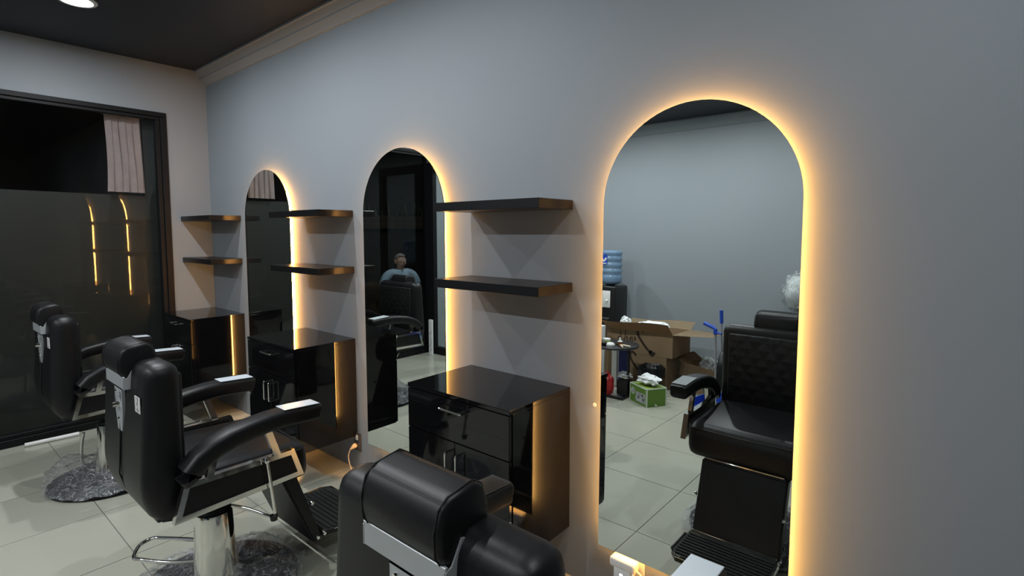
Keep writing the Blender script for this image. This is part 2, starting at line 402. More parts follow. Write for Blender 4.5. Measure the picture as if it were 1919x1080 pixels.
# ------------------------------------------------------------------ barber chairs (local: faces +Y, origin on the floor under the column)
def par(bm, pts, x0, x1): return prism(bm, pts, 0, x0, x1)
def barber_chair(loc, rz, label, drop=0., lever='flat', hz=0., left_plate=None):
    t = thing('barber_chair', label, 'barber chair', loc, rz, 'black barber chairs')
    def part(name, bm, m, smooth=40, parent=None, dz=-drop):
        o = obj(name, bm, m, parent if parent is not None else t, smooth)
        if parent is None: o.location = (0, 0, dz)
        return o
    # base, column
    part('base_disc', lathe(B(), [(0, .002), (.318, .002), (.326, .008), (.324, .016), (.30, .024), (.15, .040), (.095, .052), (0, .054)], n=56), DARKCHROME, dz=0)
    part('column', lathe(B(), [(0, .05), (.098, .05), (.092, .065), (.080, .18), (.072, .335), (.070, .345), (0, .345)], n=40), CHROME, dz=0)
    part('collar', lathe(B(), [(0, .343), (.062, .343), (.066, .352), (.060, .366), (.036, .370), (.034, .48), (0, .48)], n=32), BLKMETAL, dz=-drop*.5)
    if lever == 'flat':
        L = arc([(-.05, .03, .17), (-.17, -.03, .16), (-.30, -.095, .145), (-.355, -.135, .140), (-.345, -.185, .135), (-.27, -.225, .13), (-.23, -.205, .128), (-.12, -.14, .13), (-.03, -.07, .14)], 5)
    else:
        L = arc([(-.05, -.05, .05), (-.10, -.10, .05), (-.125, -.13, .10), (-.12, -.13, .20), (-.10, -.12, .29)], 5)
    part('pump_lever', tube(B(), L, .0085, 10), CHROME, dz=0)
    # under frame
    bm = B()
    for s in (-1, 1):
        par(bm, [(-.26, .495), (-.245, .475), (-.15, .452), (-.10, .452), (.20, .474), (.20, .496), (-.10, .476), (-.15, .478), (-.235, .50)], s*.20-.014, s*.20+.014)
    box(bm, -.17, .17, -.15, .15, .455, .50, .008); box(bm, -.21, .21, -.26, -.23, .475, .50, .005)
    part('under_frame', bm, BLKMETAL)
    # seat cushion
    bm = B(); box(bm, -.268, .268, -.20, .298, .478, .640, .05, 5)
    for v in bm.verts:
        if v.co.y > .1: v.co.z -= .030*((v.co.y-.1)/.2)**2
    st = part('seat', bm, LEATHER)
    part('seam', tube(B(), [(x, y, .600) for x, y in ((-.269, -.16), (-.2695, .25), (-.25, .285), (0, .2965), (.25, .285), (.2695, .25), (.269, -.16))], .0028, 6), RUBBER, parent=st)
    # backrest
    bm = B(); box(bm, -.266, .266, -.322, -.176, .475, 1.060, .044, 5)
    for q_ in range(1, 24):
        bmesh.ops.bisect_plane(bm, geom=list(bm.verts)+list(bm.edges)+list(bm.faces), plane_co=(0, 0, .475+.585*(q_/24)**1.5), plane_no=(0, 0, 1))
    for v in bm.verts:
        k = (v.co.z-.475)/.585
        if v.co.y < -.27:
            v.co.y += .034*k                      # thinner towards the top
            if k < .32: v.co.y += .095*(1-math.sqrt(max(0, 1-(1-k/.32)**2)))   # rounded heel
        v.co.x *= 1-.05*max(0, .2-k)/.2
    bk = part('backrest', bm, LEATHER)
    bm = B(); box(bm, -.225, .225, -.19, -.163, .60, 1.015, .012, 3); part('back_cushion', bm, QUILT, parent=bk)
    part('zip', tube(B(), [(0, -.262, .505), (0, -.300, .56), (0, -.3165, .62), (0, -.3055, .80), (0, -.302, .86)], .003, 6), RUBBER, parent=bk)
    part('seam', tube(B(), arc([(-.245, -.283, .93), (-.237, -.279, .985), (-.20, -.268, 1.030), (-.12, -.262, 1.046), (0, -.262, 1.048), (.12, -.262, 1.046), (.20, -.268, 1.030), (.237, -.279, .985), (.245, -.283, .93)], 5), .0022, 6), RUBBER, parent=bk)
    # headrest + bracket
    bm = B()
    hp = [(-.312, 1.000), (-.326, 1.022), (-.328, 1.062), (-.318, 1.096), (-.298, 1.112), (-.240, 1.120), (-.218, 1.106), (-.206, 1.068), (-.206, 1.030), (-.216, 1.004), (-.235, .994), (-.285, .992)]
    prism(bm, hp, 0, -.108, .108)
    es = [e for e in bm.edges if abs(e.verts[0].co.x-e.verts[1].co.x) < 1e-4]
    bmesh.ops.bevel(bm, geom=es, offset=.012, segments=3, profile=.5, affect='EDGES')
    bmesh.ops.bevel(bm, geom=[e for e in bm.edges if abs(e.verts[0].co.x-e.verts[1].co.x) > .1], offset=.016, segments=4, profile=.5, affect='EDGES')
    hd = part('headrest', bm, LEATHER, dz=hz-drop)
    for s in (-1, 1):
        part('seam', tube(B(), [(s*.0975, y, z) for y, z in hp+hp[:1]], .0016, 6), RUBBER, parent=hd)
    bm = B(); box(bm, -.1115, .1115, -.316, -.310, .960, 1.006, .001, 1)
    br = part('headrest_bracket', bm, STEEL, 30, dz=hz-drop)
    for s in (-1, 1):
        a, b = sorted((s*.1090, s*.1125))
        fl_ = part('bracket_ear', prism(B(), [(-.316, .960), (-.316, .998), (-.302, 1.002), (-.280, 1.040), (-.256, 1.034), (-.246, .985), (-.270, .958)], 0, a, b), STEEL, 30, parent=br)
        for y, z in ((-.268, 1.024), (-.259, .985)):
            part('bolt', cyl(B(), (s*.112, y, z), (s*.1165, y, z), .0055, .004, 10), CHROME, parent=br)
    bm = B(); prism(bm, [(-.046, .956), (.046, .956), (.046, .86), (.026, .785), (-.026, .785), (-.046, .86)], 1, -.307, -.297); box(bm, -.046, .046, -.307, -.262, .946, .956)
    mp = part('mounting_plate', bm, STEEL, 30, dz=hz-drop)
    for (x, z, r, h) in ((-.028, .930, .006, .005), (0, .885, .012, .020), (0, .83, .006, .005)):
        part('bolt', cyl(B(), (x, -.307, z), (x, -.307-h, z), r, r*.8, 14), CHROME, parent=mp)
    for a, b in (((.006, .925), (.014, .929)), ((.018, .942), (.030, .947)), ((.020, .932), (.034, .938)), ((.024, .947), (.026, .923)), ((.030, .945), (.033, .921)), ((.022, .925), (.036, .927)), ((-.040, .922), (-.033, .897)), ((-.041, .907), (-.030, .892)), ((.024, .919), (.038, .915))):
        part('printed_mark', ribbon(B(), [(a[0], -.3072, a[1]-.012), (b[0], -.3072, b[1]-.012)], .0022, (0, -1, 0), .0004), INK, False, parent=mp)
    # arms
    pth = [(.308, .766), (.300, .768), (.15, .776), (.10, .775), (.03, .767), (-.04, .755), (-.10, .735), (-.15, .706), (-.182, .672), (-.186, .650), (-.180, .640)]
    pth = [tuple(v) for v in [Vector((a, b)) for a, b in pth]]
    fr = [(-.201, .634), (.202, .630), (.240, .512), (-.240, .498)]
    def inset(q, d):
        n = len(q); out = []
        c = Vector((sum(p[0] for p in q)/n, sum(p[1] for p in q)/n))
        ln = []
        for i in range(n):
            a, b = Vector(q[i]), Vector(q[(i+1) % n]); e = (b-a).normalized(); nn = Vector((-e.y, e.x))
            if nn.dot(c-a) < 0: nn = -nn
            ln.append((a+nn*d, e))
        for i in range(n):
            (p, e), (p2, e2) = ln[i-1], ln[i]
            det = e.x*(-e2.y)+e2.x*e.y
            tt = ((p2.x-p.x)*(-e2.y)+e2.x*(p2.y-p.y))/det
            out.append(tuple(p+e*tt))
        return out
    fi = inset(fr, .020)
    for s in (-1, 1):
        x = s*.31
        arm = part('armrest', sweep_rect(B(), pth, .045, .035, x, .55), LEATHER)
        pb = B(); box(pb, x-.038, x+.038, .152, .302, .8115, .8150, .0012, 1)
        for v in pb.verts: v.co.z -= (v.co.y-.152)*.058
        part('arm_plate', pb, left_plate if (left_plate and s < 0) else PLATE, False, parent=arm)
        part('arm_post', par(B(), [(.085, .735), (.112, .735), (.145, .628), (.118, .628)], x-.010, x+.010), CHROME, False)
        part('arm_post', par(B(), [(-.112, .715), (-.086, .715), (-.108, .622), (-.134, .622)], x-.010, x+.010), CHROME, False)
        # side frame with black infill
        bm = B()
        xo0, xo1 = sorted((s*.292, s*.318))
        A = [[bm.verts.new((xx, *p)) for p in q] for q in (fr, fi) for xx in (xo0, xo1)]
        o0, o1, i0, i1 = A
        for i in range(4):
            j = (i+1) % 4
            bm.faces.new((o0[i], o0[j], o1[j], o1[i])); bm.faces.new((i0[i], i1[i], i1[j], i0[j]))
            bm.faces.new((o0[i], i0[i], i0[j], o0[j])); bm.faces.new((o1[i], o1[j], i1[j], i1[i]))
        sf = part('side_frame', bm, CHROME, False)
        part('side_panel', par(B(), inset(fr, .019), s*.305-.006, s*.305+.006), LEATHER, False, parent=sf)
    # recline handle on the right side: rod with hook and knob
    rd = part('recline_rod', tube(B(), arc([(.318, .075, .628), (.338, .078, .628), (.340, .082, .60), (.340, .098, .46), (.336, .102, .400), (.318, .09, .392), (.27, .03, .43), (.24, -.02, .455)], 5), .0065, 10), CHROME)
    part('knob', lathe(B(), [(0, -.012), (.010, -.010), (.014, 0), (.010, .010), (0, .012)], n=16), CHROME, parent=rd).location = (.338, .078, .632)
    bm = B(); cyl(bm, (.335, .100, .398), (.335, .100, .378), .016, .013, 14); part('rod_foot', bm, RUBBER, parent=rd)
    # calf panel and footplate
    bm = B(); par(bm, [(.205, .452), (.272, .452), (.385, .120), (.345, .105)], -.192, .192)
    bmesh.ops.bevel(bm, geom=list(bm.edges), offset=.008, segments=2, affect='EDGES')
    cp = part('calf_panel', bm, LEATHER)
    part('hinge_bar', box(B(), -.175, .175, .262, .272, .455, .466, .002, 1), CHROME, False)
    for s in (-1, 1):
        for y, z in ((.362, .128), (.338, .30), (.395, .133)): part('bolt', cyl(B(), (s*.190, y, z), (s*.199, y, z), .010, .007, 12), CHROME, parent=cp)
    bm = B(); prism(bm, [(-.185, .392), (.185, .392), (.200, .44), (.200, .60), (.165, .645), (-.165, .645), (-.200, .60), (-.200, .44)], 2, .118, .140)
    fp = part('footplate', bm, RUBBER, 20)
    for k in range(9):
        y = .425+k*.0235; part('rib', box(B(), -.185, .185, y-.005, y+.005, .1395, .146, .002, 1), RUBBER, False, parent=fp)
    part('rim', tube(B(), [(-.200, .44, .142), (-.200, .60, .142), (-.165, .645, .142), (.165, .645, .142), (.200, .60, .142), (.200, .44, .142)], .006, 8), CHROME, parent=fp)
    part('hinge_strip', box(B(), -.185, .185, .388, .398, .138, .150, .002, 1), CHROME, False, parent=fp)
    fp.rotation_euler = (0, 0, 0)
    # sticker on the side of the back
    sk = part('sticker', box(B(), .172, .228, -.2995, -.2975, .893, .950), WHITEPL, False)
    text_mesh('lettering', 'PierZ', .0235, INK, sk, Matrix.Translation((.203, -.2998, .9215)) @ Matrix(((0, 1, 0, 0), (0, 0, -1, 0), (-1, 0, 0, 0), (0, 0, 0, 1))))
    part('underline', ribbon(B(), [(.184, -.2998, .945), (.184, -.2998, .898)], .0018, (0, -1, 0)), INK, False, parent=sk)
    return t
CH1 = barber_chair((1.11, -1.035, 0), 0, 'black barber chair closest to the shop window', lever='up')
CH2 = barber_chair((2.70, -1.04, 0), 0, 'black barber chair in the middle, fully visible from its side', lever='flat')
CH3 = barber_chair((4.352, -1.015, 0), 0, 'black barber chair nearest the viewer, seen from behind and cut by the frame', drop=.028, lever='up', hz=.012, left_plate=CHROME)

# crumpled plastic film over the chair bases
from mathutils import noise as NZ
def film(loc, r, label, hump, seed, hole=.085):
    bm = B(); rings = []
    n = 90; off = Vector((seed*7.1, seed*3.3, 0))
    for k in range(22):
        q = k/21; row = []
        for i in range(n):
            a = 2*PI*i/n; rr = hole+(r-hole)*q; rr *= 1+.10*q*NZ.noise(Vector((math.cos(a)*1.6, math.sin(a)*1.6, seed)))
            x, y = rr*math.cos(a), rr*math.sin(a)
            base = .058-.045*q if rr < .325 else .006
            h = base+.004+.030*(1-min(1, abs(NZ.noise(Vector((x*13, y*13, seed))))*2.2))*(1-.45*q)+.012*abs(NZ.noise(Vector((x*31, y*31, seed+9))))
            for hx, hy, hr, hh in hump:
                d2 = ((x-hx)**2+(y-hy)**2)/hr**2; h += hh*math.exp(-d2)*(1+.35*NZ.noise(Vector((x*14, y*14, seed+4))))
            row.append(bm.verts.new((x, y, h)))
        rings.append(row)
    for A, C in zip(rings, rings[1:]):
        for i in range(n): bm.faces.new((A[i], A[(i+1) % n], C[(i+1) % n], C[i]))
    o = obj('plastic_film', bm, FILM, loc, 28); o.location = (0, 0, .002); o['label'] = label
film(CH1, .345, 'crumpled clear plastic film over the base of the chair by the window', [(-.16, -.20, .11, .10), (-.25, .0, .10, .05)], 1)
film(CH2, .36, 'crumpled clear plastic film around the base of the middle chair', [(.20, .14, .10, .07), (-.1, .22, .08, .05)], 2)
film(CH3, .36, 'crumpled clear plastic film around the base of the nearest chair', [(-.22, .10, .09, .07)], 3)

# ------------------------------------------------------------------ small things on and by the walls
def pleats(y0, y1, z0, z1, x, n=5, amp=.014):
    bm = B(); cols = []; m = n*8; rows = 10
    for i in range(m+1):
        q = i/m; ph = (q*n) % 1; xx = x+amp*(ph if ph < .82 else (1-ph)/.18*.82); col = []
        for k in range(rows+1):
            t = k/rows; col.append(bm.verts.new((xx+.006*math.sin(q*17+t*5), y0+(y1-y0)*q+.008*math.sin(t*3+q*2), z0+(z1-z0)*t)))
        cols.append(col)
    fs = []
    for a, b in zip(cols, cols[1:]):
        for k in range(rows): fs.append(bm.faces.new((a[k], b[k], b[k+1], a[k+1])))
    bmesh.ops.solidify(bm, geom=fs, thickness=.002)
    return bm
cu = tag(obj('pleated_curtain', pleats(-.716, -.470, 1.845, 2.452, -.098), CURTAIN, None, 30), 'short dusty pink pleated curtain hanging high behind the window glass', 'curtain')
obj('curtain_rod', cyl(B(), (-.090, -.735, 2.453), (-.090, -.455, 2.453), .006), WHITEPL, cu, True)

so = thing('wall_socket', 'dark grey wall socket low under the middle mirror, with a plug in it', 'socket', (2.200, 0, .185))
obj('plate', box(B(), -.036, .036, -.010, -.0005, -.058, .058, .003, 2), GREYPL, so, 30)
obj('outlet_face', box(B(), -.024, .024, -.0125, -.010, -.05, -.004, .001, 1), GREYPL, so)
obj('switch', box(B(), -.012, .012, -.0135, -.010, .012, .044, .001, 1), WHITEPL, so)
pc = thing('extension_lead', 'beige plug and thin cord hanging from the dark wall socket', 'cord', (2.190, -.0127, .162))
obj('plug', lathe(B(), [(0, 0), (.014, 0), (.015, .004), (.015, .018), (.010, .030), (.0045, .045), (0, .046)], n=16), BEIGEPL, pc, True).rotation_euler = (PI/2+.35, 0, 0)
obj('cord', tube(B(), arc([(0, -.040, -.015), (-.004, -.052, -.05), (-.004, -.050, -.09), (.03, -.055, -.135), (.06, -.06, -.157), (.14, -.07, -.158), (.24, -.05, -.158), (.36, -.06, -.158)], 8), .0032, 8), BEIGEPL, pc, True)

ad = thing('power_adapter', 'white plug adapter glowing amber under the right mirror', 'adapter', (4.100, 0, .150))
obj('socket_plate', box(B(), .005, .075, -.008, -.0005, -.045, .062, .003, 2), WHITEPL, ad, 30)
bm = B(); box(bm, -.055, .058, -.060, -.0085, .018, .060, .012, 3); box(bm, -.035, .040, -.060, -.0085, -.060, .030, .008, 2)
obj('body', bm, WHITEPL, ad, 40)
obj('indicator', box(B(), -.004, .006, -.0612, -.0595, .000, .005), LENS, ad)
obj('lead', tube(B(), arc([(.058, -.040, .030), (.080, -.045, .022), (.092, -.050, -.01), (.085, -.05, -.06), (.10, -.05, -.12), (.14, -.06, -.145), (.25, -.06, -.146)], 6), .005, 8), BEIGEPL, ad, True)
obj('lead', tube(B(), arc([(.050, -.058, .022), (.066, -.075, .020), (.080, -.075, -.02), (.075, -.07, -.08), (.10, -.08, -.145), (.2, -.10, -.146)], 6), .004, 8), WHITEPL, ad, True)
tag(obj('wall_plug', lathe(B(), [(.0015, .002), (.0035, .0015), (.006, .0025), (.0075, .001), (.008, 0)], n=14), WHITEPL), 'tiny plastic wall plug left of the right mirror', 'wall plug').matrix_world = Matrix.Translation((3.937, -.0003, .797)) @ Matrix.Rotation(PI/2, 4, 'X')
pp = obj('white_pipe', cyl(B(), (0, -.15, 0), (0, .15, 0), .0145, n=20), WHITEPL, None, True)
pp.location = (.0885, -1.170, .0147); pp.rotation_euler = (0, 0, math.radians(-4)); tag(pp, 'short white plastic pipe lying on the tiles along the window sill', 'pipe')

# ------------------------------------------------------------------ what stands along the opposite wall (seen in the right mirror)
# water dispenser
wd = thing('water_dispenser', 'black water dispenser against the opposite wall', 'water dispenser', (1.885, -3.86, 0))
bm = B(); box(bm, -.15, .15, -.16, .15, .02, .955, .018, 3); obj('body', bm, BLKMETAL, wd, 40)
obj('tap_panel', box(B(), -.085, .085, .150, .158, .70, .90, .004, 2), WHITEPL, wd, 30)
for x in (-.045, .045): obj('tap', cyl(B(), (x, .156, .79), (x, .195, .775), .012, .009, 12), WHITEPL, wd, True)
obj('drip_tray', box(B(), -.09, .09, .150, .20, .56, .58, .004, 2), GREYPL, wd, 30)
obj('lower_door', box(B(), -.135, .135, .150, .158, .05, .50, .004, 2), GREYPL, wd, 30)
for x in (-.11, .11):
    for y in (-.12, .12): obj('foot', cyl(B(), (x, y, 0), (x, y, .022), .018, n=12), RUBBER, wd, True)
wb = thing('water_bottle', 'large blue ribbed water bottle upside down on the dispenser', 'water bottle', (1.885, -3.86, .956))
pr_ = [(0, 0), (.05, .001), (.06, .012), (.10, .020), (.128, .035), (.134, .06)]
for k in range(4):
    z = .085+k*.075; pr_ += [(.135, z), (.135, z+.030), (.127, z+.042), (.127, z+.058)]
pr_ += [(.135, .385), (.130, .412), (.11, .425), (.08, .420), (0, .412)]
obj('bottle_body', lathe(B(), pr_, n=40), WATER, wb, 60)
lb = obj('bottle_label', box(B(), -.055, .020, .1335, .1375, .255, .375), BLUEPL, wb)
obj('label_mark', ribbon(B(), arc([(-.05, .1378, .33), (-.02, .1378, .30), (.012, .1378, .335)], 5), .020, (0, 1, 0), .0004), WHITEPL, lb)
obj('label_mark', ribbon(B(), [(-.045, .1378, .27), (.012, .1378, .27)], .012, (0, 1, 0), .0004), WHITEPL, lb)

def carton(name, label, loc, rz, w, d, h, open_top=True, m=CARD, t=.006, parent_walls=True):
    c = thing(name, label, 'cardboard box', loc, rz)
    obj('bottom', box(B(), -w/2, w/2, -d/2, d/2, 0, t), m, c)
    obj('side', box(B(), -w/2, w/2, d/2-t, d/2, t, h), m, c); obj('side', box(B(), -w/2, w/2, -d/2, -d/2+t, t, h), m, c)
    obj('side', box(B(), -w/2, -w/2+t, -d/2+t, d/2-t, t, h), m, c); obj('side', box(B(), w/2-t, w/2, -d/2+t, d/2-t, t, h), m, c)
    return c
def flap(c, edge, w, d, h, L, ang, m, warp=0):
    """flap hinged on top edge: 'f' +Y, 'b' -Y, 'l' -X, 'r' +X; ang above horizontal outwards"""
    n = 8; bm = B(); span = w if edge in 'fb' else d; rows = []
    for i in range(n+1):
        q = i/n-.5; row = []
        for k in range(5):
            r = L*k/4; zz = h+r*math.sin(ang)+warp*math.sin(q*5)*(k/4)**2*.6+warp*.5*q*(k/4); o = r*math.cos(ang)
            p = {'f': (q*span, d/2+o), 'b': (q*span, -d/2-o), 'r': (w/2+o, q*span), 'l': (-w/2-o, q*span)}[edge]
            row.append(bm.verts.new((p[0], p[1], zz)))
        rows.append(row)
    fs = [bm.faces.new((a[k], b[k], b[k+1], a[k+1])) for a, b in zip(rows, rows[1:]) for k in range(4)]
    bmesh.ops.solidify(bm, geom=fs, thickness=.005)
    return obj('flap', bm, m, c)
def script_mark(c, x, y, z, k, m=CARDINK):
    """the flowing brush script printed on the carton front (+Y face); seen the right way round from the room"""
    S_ = [[(0, .10), (-.03, .13), (-.06, .12), (-.05, .06), (.01, -.02), (.05, -.06), (.075, -.075)],
          [(-.075, .02), (-.09, .05), (-.085, .01)], [(-.105, .03), (-.12, .045), (-.135, .02), (-.12, .0), (-.105, .015), (-.14, .03)],
          [(-.155, .03), (-.17, .04), (-.165, .01), (-.15, .012)], [(-.18, .10), (-.185, .04), (-.19, .01), (-.20, .02)], [(-.235, .09), (-.225, .03), (-.22, .01), (-.245, .035), (-.255, .01)]]
    for n, st in enumerate(S_):
        pts = arc([(x+a*k, y, z+b*k) for a, b in st], 5)
        obj('script_stroke', ribbon(B(), pts, (.022 if n == 0 else .009)*k, (0, 1, 0), .0006), m, c)
    obj('script_stroke', prism(B(), [(x+.065*k, z-.05*k), (x+.12*k, z-.075*k), (x+.085*k, z-.115*k), (x+.05*k, z-.085*k)], 1, y, y+.0006), m, c)
c1 = carton('cardboard_box', 'wide closed cardboard box at the bottom of the pile', (2.56, -3.40, 0), 0, .70, .42, .318)
obj('lid', box(B(), -.35, .35, -.21, .21, .319, .325), CARD, c1)
script_mark(c1, .02, .2101, .19, 1.1)
c2 = carton('cardboard_box', 'wide open cardboard box with script print and torn flaps, on top', (2.60, -3.42, .326), 0, .74, .46, .235)
script_mark(c2, .06, .2301, .115, 1.15)
flap(c2, 'f', .74, .46, .235, .17, math.radians(38), CARD, .02); flap(c2, 'r', .74, .46, .235, .40, math.radians(2), CARDIN, .03)
flap(c2, 'b', .74, .46, .235, .15, math.radians(20), CARDIN, .02); flap(c2, 'l', .74, .46, .235, .14, math.radians(-60), CARD, .0)
def crumple(name, label, cat, loc, r, m, seed, amp=.55, freq=2.2, sub=3, floor=None, grp=None):
    random.seed(seed); o = obj(name, blob(B(), (0, 0, 0), r, sub, amp, freq, floor=floor), m, None, 25); o.location = loc
    return tag(o, label, cat, grp)
crumple('crumpled_paper', 'crumpled white paper on the left of the open cardboard box', 'paper', (2.42, -3.24, .625), (.05, .05, .065), PAPER, 3)
crumple('crumpled_paper', 'spread of torn white paper across the open cardboard box', 'paper', (2.70, -3.33, .605), (.16, .10, .05), PAPER, 5, .5)
c3 = carton('cardboard_box', 'small open cardboard box on the floor holding a plastic bag', (3.245, -3.44, 0), math.radians(20), .42, .32, .27)
flap(c3, 'f', .42, .32, .27, .13, math.radians(-78), CARD); flap(c3, 'r', .42, .32, .27, .12, math.radians(20), CARDIN, .01); flap(c3, 'l', .42, .32, .27, .13, math.radians(30), CARD, .01)
crumple('plastic_bag', 'clear crumpled plastic bag bulging out of the small box', 'plastic bag', (3.275, -3.42, .245), (.11, .10, .12), WRAP, 8, .35, 1.8)
# green printed carton
g = thing('green_carton', 'small green printed carton with white edges on the tiles', 'box', (2.955, -2.69, 0), math.radians(-60))
GW, GD, GH = .21, .27, .165
bm = B(); box(bm, -GW/2, GW/2, -GD/2, GD/2, 0, GH); obj('box_body', bm, GREEN, g)
e = .0016
def strip(x0, x1, y0, y1, z0, z1, m=PALECARD, n='white_edge'): return obj(n, box(B(), x0, x1, y0, y1, z0, z1), m, g)
for sx in (-1, 1):
    for sy in (-1, 1):
        cx_, cy_ = sx*GW/2, sy*GD/2
        strip(min(cx_+e*sx, cx_-.010*sx), max(cx_+e*sx, cx_-.010*sx), min(cy_+e*sy, cy_-.010*sy), max(cy_+e*sy, cy_-.010*sy), 0, GH+.001)
for sx in (-1, 1): strip(min(sx*(GW/2+e), sx*(GW/2-.01)), max(sx*(GW/2+e), sx*(GW/2-.01)), -GD/2+.0102, GD/2-.0102, GH-.008, GH+.001)
for sy in (-1, 1): strip(-GW/2+.0102, GW/2-.0102, min(sy*(GD/2+e), sy*(GD/2-.01)), max(sy*(GD/2+e), sy*(GD/2-.01)), GH-.008, GH+.001)
strip(-GW/2+.02, GW/2-.02, -GD/2+.02, GD/2-.02, GH, GH+.001, LIME, 'lid_panel')
strip(-GW/2-.001, -GW/2, -.04, GD/2-.02, .02, .11, GREYPRINT, 'printed_panel')
for z_, y_ in ((.045, .08), (.08, .06), (.05, .0)): strip(-GW/2-.0018, -GW/2-.001, y_, y_+.014, z_, z_+.02, INK, 'printed_mark')
ring = lathe(B(), [(.026, 0), (.033, 0), (.033, .001), (.026, .001)], n=28)
o = obj('logo_ring', ring, PALECARD, g); o.matrix_local = Matrix.Translation((-GW/2-.0002, -.085, .10)) @ Matrix.Rotation(-PI/2, 4, 'Y')
o = obj('logo_disc', lathe(B(), [(0, 0), (.025, 0), (.025, .0006), (0, .0006)], n=28), GREYPRINT, g); o.matrix_local = Matrix.Translation((-GW/2-.0002, -.085, .10)) @ Matrix.Rotation(-PI/2, 4, 'Y')
crumple('crumpled_paper', 'crumpled white paper lying on the green carton', 'paper', (2.97, -2.68, .218), (.105, .085, .042), PAPER, 12, .5, 2.4)
cb = obj('card_slip', prism(B(), [(-.02, 0), (.02, 0), (.02, .028), (-.02, .032)], 1, -.0006, .0006), PALECARD); cb.location = (3.075, -2.60, 0); cb.rotation_euler = (0, 0, .5)
tag(cb, 'tiny pale card slip standing in front of the green carton', 'card')
# bin
bn = thing('waste_bin', 'black waste bin lined with a bag, behind the green carton', 'bin', (2.83, -3.02, 0))
obj('bucket', lathe(B(), [(0, .003), (.095, .003), (.12, .24), (.124, .245), (.116, .245), (.092, .012), (0, .012)], n=32), RUBBER, bn, True)
random.seed(4); bm = B(); lathe(bm, [(.127, .16), (.130, .20), (.131, .245), (.122, .262), (.108, .25), (.10, .20), (.05, .17), (0, .165)], n=36)
for v in bm.verts: v.co += Vector((random.uniform(-1, 1), random.uniform(-1, 1), random.uniform(-1, 1)))*.006
obj('bag_liner', bm, BAGBLK, bn, 60)
# round side table
tb = thing('side_table', 'small round black side table holding bottles', 'table', (2.585, -2.70, 0))
obj('table_top', lathe(B(), [(0, .478), (.238, .478), (.240, .482), (.240, .497), (.236, .500), (0, .500)], n=56), mat('table_dark', (.03, .03, .032), .3), tb, True)
obj('leg', box(B(), .150, .170, -.012, .012, .020, .478), BLKMETAL, tb); obj('leg', box(B(), -.170, -.150, -.012, .012, .020, .478), BLKMETAL, tb)
obj('foot_bar', box(B(), -.175, .175, .10, .125, 0, .020), BLKMETAL, tb); obj('foot_bar', box(B(), .148, .172, -.14, .10, 0, .020), BLKMETAL, tb); obj('foot_bar', box(B(), -.172, -.148, -.14, .10, 0, .020), BLKMETAL, tb)
nb = thing('nozzle_bottle', 'amber bottle with a white cone nozzle on the side table', 'bottle', (2.690, -2.63, .500))
obj('bottle_body', lathe(B(), [(0, 0), (.022, 0), (.024, .006), (.023, .034), (.012, .044), (0, .045)], n=20), AMBER, nb, True)
obj('nozzle', lathe(B(), [(.024, .040), (.024, .046), (.011, .052), (.010, .066), (.004, .082), (0, .083)], n=18), WHITEPL, nb, True)
jr = thing('jar', 'squat jar with a pale lid on the side table', 'jar', (2.565, -2.60, .500))
obj('jar_body', lathe(B(), [(0, 0), (.032, 0), (.034, .006), (.034, .045), (0, .045)], n=22), LIME, jr, True); obj('lid', lathe(B(), [(0, .045), (.036, .045), (.036, .060), (0, .060)], n=22), WHITEPL, jr, True)
bm = B(); lathe(bm, [(0, 0), (.04, .002), (.042, .02), (.03, .034), (0, .036)], n=20); o = obj('white_cup', bm, WHITEPL, None, True); o.location = (2.63, -2.55, .5005); tag(o, 'low white cup on the front of the side table', 'cup')
bm = B(); box(bm, -.035, .035, -.02, .02, 0, .038, .012, 3); o = obj('hair_clipper', bm, BLKMETAL, None, 40); o.location = (2.575, -2.53, .5005); tag(o, 'small black clipper lying on the side table edge', 'clipper')
cl = thing('styling_tongs', 'pale styling tongs lying on the side table', 'tongs', (2.735, -2.60, .5005), .5)
for a in (.12, -.12): obj('arm', tube(B(), [(-.05, 0, .012), (.0, a*.14, .014), (.06, a*.35, .012)], .008, 8), BEIGEPL, cl, True)
obj('handle', tube(B(), [(-.10, .005, .010), (-.05, 0, .012)], .010, 8), BLKMETAL, cl, True)
# clutter under and behind the table
o = obj('blue_board', box(B(), -.045, .045, -.02, .02, 0, .46, .003, 1), NAVY); o.location = (2.545, -2.98, 0); tag(o, 'upright navy blue board behind the side table', 'board')
o = obj('white_block', box(B(), -.030, .030, -.02, .02, 0, .46, .003, 1), WHITEPL); o.location = (2.445, -2.99, 0); tag(o, 'narrow white block standing beside the navy board', 'block')
o = obj('white_carton', box(B(), -.05, .05, -.05, .05, 0, .60, .003, 1), PAPER); o.location = (2.235, -3.02, 0); tag(o, 'tall slim white carton left of the cardboard pile', 'box')
crumple('red_bag', 'crumpled red plastic bag under the side table', 'bag', (2.575, -2.62, .115), (.055, .06, .115), REDPL, 21, .3, 1.8)
tr = thing('rubbish_tub', 'low black tub with white gloves under the side table', 'tub', (2.700, -2.72, .021))
obj('tub', box(B(), -.055, .055, -.06, .06, 0, .145, .01, 2), RUBBER, tr, 40)
crumple('white_gloves', 'white rubber gloves heaped on the low black tub', 'gloves', (2.700, -2.72, .205), (.06, .05, .03), PAPER, 31, .7, 2.6)
wsx = thing('marbled_strip', 'narrow white marbled strip standing against the black screen stile', 'strip', (.16, -2.44, 0))
obj('strip_body', box(B(), -.03, .03, -.012, .012, 0, .44, .002, 1), PAPER, wsx)
for a, b in (((-.02, .10), (.02, .16)), ((.02, .16), (-.015, .21)), ((-.02, .26), (.025, .30)), ((-.01, .05), (.02, .09))):
    obj('marble_vein', ribbon(B(), arc([(a[0], .0122, a[1]), ((a[0]+b[0])/2+.006, .0122, (a[1]+b[1])/2), (b[0], .0122, b[1])], 4), .005, (0, 1, 0), .0004), INK, wsx)
